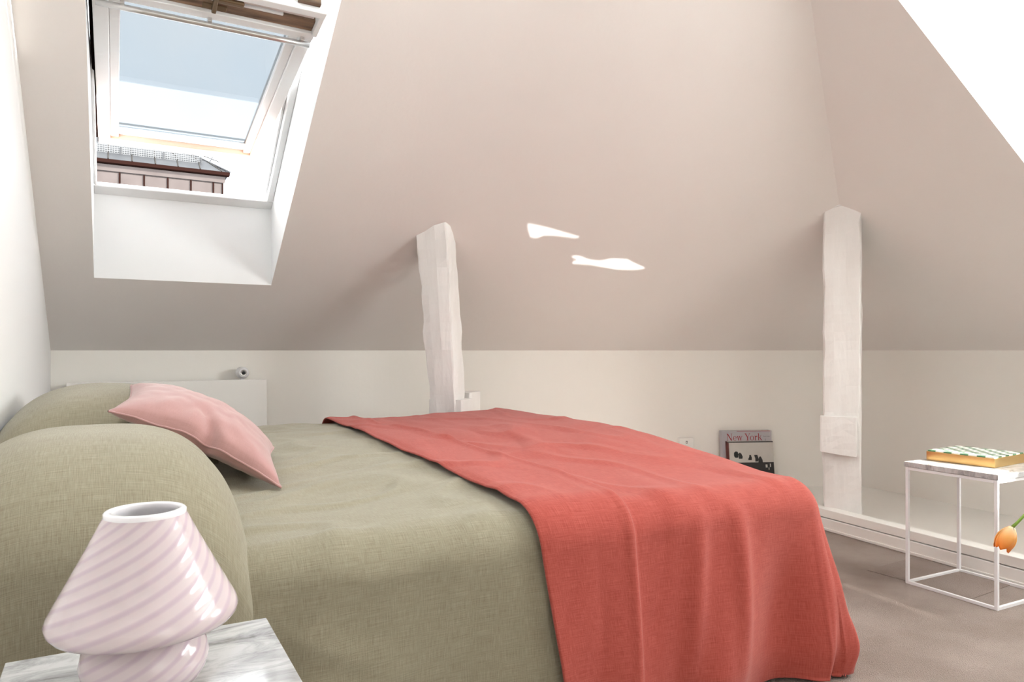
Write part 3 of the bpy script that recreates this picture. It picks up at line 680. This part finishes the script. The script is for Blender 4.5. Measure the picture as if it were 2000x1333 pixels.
# ------------------------------------------------------------------ pink glass lamp
LX, LY, LB = .036, 1.072, TH
lamp = thing('table_lamp', (LX, LY, LB), 'pink swirled glass mushroom lamp on the marble nightstand', 'lamp')
base = [(0, .001), (.045, .001), (.055, .004), (.066, .014), (.075, .030), (.078, .045), (.075, .060), (.066, .074), (.055, .085), (.046, .094), (.043, .100)]
MB().lathe([(r, LB+z) for r, z in base], LX, LY, 72).build('base', M['swirl'], lamp)
shade = [(.043, .098), (.060, .094), (.085, .091), (.100, .0905), (.109, .093), (.114, .099), (.1155, .106), (.113, .114), (.105, .129), (.090, .157), (.070, .195), (.0505, .234), (.048, .2385), (.0455, .2395)]
sh = MB().lathe([(r, LB+z) for r, z in shade], LX, LY, 72).build('shade', M['swirl'], lamp)
MB().lathe([(r, LB+z) for r, z in ((.0500, .2345), (.0500, .2400), (.0475, .2420), (.0420, .2420), (.0400, .2395), (.042, .233), (.060, .195), (.080, .155), (.098, .118), (.100, .106))], LX, LY, 72).build('inner_lip', M['rimglass'], lamp)
MB().tube([(LX-.077, LY-.030, LB+.016), (LX-.092, LY-.036, LB+.014)], .007, 12).build('brass_cord_fitting', M['brass'], lamp)
MB().tube([(LX-.092, LY-.036, LB+.012), (LX-.12, LY-.06, LB+.005), (LX-.15, LY-.10, LB+.004), (LX-.178, LY-.14, LB-.004), (LX-.186, LY-.16, LB-.10), (LX-.19, LY-.17, .01)], .0025, 8).build('power_cord', M['steel_white'], lamp)

# ------------------------------------------------------------------ books against the wall
uB = (.921, -.389); inB = (-.389, -.921)
def BK(px, d, z): return (3.70+uB[0]*px+inB[0]*d, 3.54+uB[1]*px+inB[1]*d, z)
def onwall(px, d, z):  # px along the wall from a reference point on wall_back, d into the room
    x0 = 3.70; y0 = (cB-nB[0]*x0)/nB[1]
    return (x0+uB[0]*px+inB[0]*d, y0+uB[1]*px+inB[1]*d, z)
def book(name, px, wd_, ht, th, d0, lean, label, cover, spine):
    r = thing(name, onwall(px+wd_/2, d0+th/2, 0), label, 'book')
    def T_(x, y, z): return onwall(px+x, d0+(1-z/ht)*lean+y, .002+z)
    MB().box(.004, wd_-.004, .003, th-.003, .003, ht-.003, T_).build('pages', M['paper'], r)
    MB().box(0, wd_, th-.003, th, 0, ht, T_).build('front_cover', M[cover], r, .001)
    MB().box(0, wd_, 0, .003, 0, ht, T_).build('back_cover', M[cover], r, .001)
    MB().box(-.004, .001, 0, th, 0, ht, T_).build('spine', M[spine], r, .001)
    return r, T_
BH = .405
b1, T1 = book('book', -.112, .345, BH, .045, .012, .03, 'large pale grey city picture book with red serif title leaning on the wall', 'greycover', 'greycover')
b2, T2 = book('book', -.090, .315, .338, .03, .062, .045, 'smaller black-and-white photo book leaning in front of the grey title book', 'photo', 'maroon')
def flat(name, polys, Tf, y, x, z, sc, mt, par):
    """thin lettering: polygons in letter units laid on a book cover"""
    m = MB()
    for p in polys:
        f = [Tf(x+a*sc, y, z+b*sc) for a, b in p]; g_ = [Tf(x+a*sc, y-.0006, z+b*sc) for a, b in p]
        m.quad(*f)
        for i in range(len(p)): m.quad(f[i], f[(i+1) % len(p)], g_[(i+1) % len(p)], g_[i])
    return m.build(name, M[mt], par)
def rc(a, b, c_, d_): return [(a, b), (c_, b), (c_, d_), (a, d_)]
def sl(x0, y0, x1, y1, w_): return [(x0, y0), (x0+w_, y0), (x1+w_, y1), (x1, y1)]
def ring_(cx, cy, rx, ry, tx, ty, a0=0, a1=360, n=20):
    out = []
    for i in range(n):
        p, q = radians(a0+(a1-a0)*i/n), radians(a0+(a1-a0)*(i+1)/n)
        f = lambda t, k: (cx+(rx-k*tx)*cos(t), cy+(ry-k*ty)*sin(t))
        out.append([f(p, 0), f(q, 0), f(q, 1), f(p, 1)])
    return out
L = {}
L['N'] = ([rc(.10, 0, .15, 1), rc(.73, 0, .78, 1), sl(.06, 1, .66, 0, .16), rc(0, 0, .26, .03), rc(0, .97, .20, 1), rc(.62, .97, .88, 1)], .92)
L['e'] = (ring_(.29, .33, .27, .34, .10, .035, 0, 318)+[rc(.10, .34, .54, .38)], .60)
L['w'] = ([sl(.02, .66, .20, 0, .11), sl(.38, .66, .20, 0, .04), sl(.33, .66, .52, 0, .11), sl(.73, .66, .52, 0, .04), rc(-.03, .63, .2, .66), rc(.26, .63, .5, .66), rc(.64, .63, .86, .66)], .86)
L['Y'] = ([sl(.02, 1, .34, .42, .15), sl(.70, 1, .40, .42, .05), rc(.34, 0, .48, .46), rc(.22, 0, .60, .03), rc(-.04, .97, .26, 1), rc(.58, .97, .84, 1)], .74)
L['o'] = (ring_(.31, .33, .30, .34, .11, .035), .66)
L['r'] = ([rc(.09, 0, .20, .64), rc(0, 0, .30, .03), rc(0, .61, .18, .66), rc(.20, .50, .34, .60), rc(.30, .52, .42, .66)], .46)
L['k'] = ([rc(.08, 0, .19, 1), rc(0, 0, .28, .03), rc(0, .97, .16, 1), sl(.19, .30, .44, .64, .05), sl(.27, .40, .50, 0, .13), rc(.36, .63, .58, .66), rc(.44, 0, .70, .03)], .70)
polys = []; cx_ = 0
for ch in 'New York':
    if ch == ' ': cx_ += .30; continue
    ps, adv = L[ch]; polys += [[(cx_+a, b) for a, b in p] for p in ps]; cx_ += adv+.03
flat('title_lettering', polys, T1, .0456, .028, BH-.064, .252/cx_, 'redprint', b1)
def text_mesh(name, s, size, Tf, y, x, z, mt, par):
    cu = bpy.data.curves.new(name, 'FONT'); cu.body = s; cu.size = size; o = bpy.data.objects.new(name, cu); C.objects.link(o)
    dg = bpy.context.evaluated_depsgraph_get(); me = o.evaluated_get(dg).to_mesh(); m = MB()
    m.v = [Tf(x+v.co.x, y, z+v.co.y) for v in me.vertices]; m.f = [tuple(p.vertices) for p in me.polygons]
    o.evaluated_get(dg).to_mesh_clear(); bpy.data.objects.remove(o); bpy.data.curves.remove(cu)
    return m.build(name, M[mt], par)
text_mesh('author_lettering', 'Reuel Golden', .0085, T1, .0456, .285, BH-.040, 'black', b1)
flat('tower_print', [[(-.004, -.05), (.004, -.05), (.003, .02), (.0012, .026), (.0007, .042), (-.0007, .042), (-.0012, .026), (-.003, .02)], [(-.009, -.05), (.009, -.05), (.009, -.012), (-.009, -.012)]], T1, .0456, .300, BH-.095, 1, 'black', b1)
flat('red_edge_print', [rc(.10, 0, .335, .0035)], T1, .0456, 0, BH-.0036, 1, 'redprint', b1)
flat('cover_border', [rc(0, .331, .315, .338)], T2, .0306, 0, 0, 1, 'black', b2)
flat('cover_border', [rc(0, 0, .007, .33)], T2, .0306, 0, 0, 1, 'maroon', b2)
def blob(cx, cz, pts): return [(cx+a*.01, cz+b*.01) for a, b in pts]
fig = [blob(.055, .235, [(-1.2, 0), (-.2, -.4), (1.3, -.2), (1.6, 2), (1.0, 3.6), (-.3, 3.9), (-1.5, 3.0), (-1.6, 1.2)]), blob(.082, .225, [(-1, 0), (1.4, 0), (1.7, 1.4), (.8, 3.4), (-.2, 4.1), (-1.1, 3.2)]),
       blob(.150, .215, [(-1.4, 0), (1.1, 0), (1.2, 1.6), (.6, 3.4), (-.4, 3.5), (-.6, 2), (-1.2, 1.2)]), blob(.195, .205, [(-1, 0), (.9, 0), (1.4, 2), (.6, 4.4), (-1.6, 4.4), (-1.3, 3.2), (-.9, 2)]),
       blob(.222, .195, [(-1.6, 0), (1.6, 0), (1.4, 2), (.3, 4.3), (-.7, 4.2), (-1.5, 2.2)])]
for fg in fig: flat('figure_silhouette', [fg], T2, .0306, 0, 0, 1, 'black', b2)
flat('dark_photo_band', [rc(.008, .0, .313, .20)], T2, .0306, 0, 0, 1, 'black', b2)
flat('light_print_marks', [rc(.255, .165, .268, .185), rc(.285, .168, .292, .19), rc(.275, .15, .28, .165)], T2, .0310, 0, 0, 1, 'photo', b2)
# wall socket
ot = thing('wall_socket', onwall(-.352, .0, .26), 'small white boxed wall socket just above the red throw', 'socket')
MB().box(-.052, .052, .001, .035, .255, .362, lambda x, y, z: onwall(-.352+x, y, z)).build('housing', M['gloss_white'], ot, .006, 3)
MB().box(-.006, .006, .0352, .0356, .325, .341, lambda x, y, z: onwall(-.352+x, y, z)).build('printed_mark', M['black'], ot)
MB().box(-.004, .004, .0357, .036, .329, .337, lambda x, y, z: onwall(-.352+x, y, z)).build('mark_centre', M['gloss_white'], ot)

# ------------------------------------------------------------------ tulip drooping from a vase that stands beyond the frame
CR = Vector((cos(radians(29)), -sin(radians(29)), 0)); CF = Vector((sin(radians(29)), cos(radians(29)), 0))
tb = CR*1.257+CF*1.80+Vector((0, 0, .506)); ax = Vector((0, 0, -1))*.85-CR*.42; ax.normalize()
tul = thing('tulip', tuple(tb), 'single orange tulip bending down on a green stem by the side table', 'flower')
e1 = ax.cross(CF).normalized(); e2 = ax.cross(e1)
for k in range(6):
    a0 = k*pi/3+(.0 if k % 2 else .15); inner = k % 2
    def pf(i, j):
        t = i/13; s_ = -1+2*j/8
        r_ = (.0205-.002*inner)*sin(pi*(.05+.76*t))**.75+.0006*k
        wd_ = .92*sqrt(max(.02, 1-max(0, (t-.45)/.56)**2.6))
        ang = a0+s_*wd_*(.35+.65*S(0, .3, t))
        ln = .064*t*(1-.05*s_*s_)
        flip = .003*max(0, t-.86)/.14*(1-inner)
        return tb+ax*ln+(e1*cos(ang)+e2*sin(ang))*(r_+flip+.0012*(1-s_*s_))
    pm = MB().grid(14, 9, pf, uv=lambda i, j: (j/8, i/13)).build('petal', M['petal'], tul)
    q = pm.modifiers.new('thickness', 'SOLIDIFY'); q.thickness = .0012
st = [tb-ax*.001, tb-ax*.012+CR*.006, tb+CR*.03+Vector((0, 0, .03)), tb+CR*.075+Vector((0, 0, .062)), tb+CR*.13+Vector((0, 0, .085)), tb+CR*.20+Vector((0, 0, .075)), tb+CR*.25+Vector((0, 0, .01)), tb+CR*.265+Vector((0, 0, -.12))]
MB().tube(st, [.0042]+[.0034]*7, 10).build('stem', M['stem'], tul)
vp = tb+CR*.27
va = thing('floor_vase', (vp.x, vp.y, 0), 'tall white ceramic floor vase holding the orange tulip', 'vase')
MB().lathe([(0, .001), (.06, .001), (.075, .01), (.085, .12), (.075, .30), (.045, .42), (.035, .47), (.042, .505), (.045, .508), (.040, .505), (.031, .47), (.04, .42), (.06, .3), (.06, .05), (0, .04)], vp.x, vp.y).build('body', M['ceramic'], va)
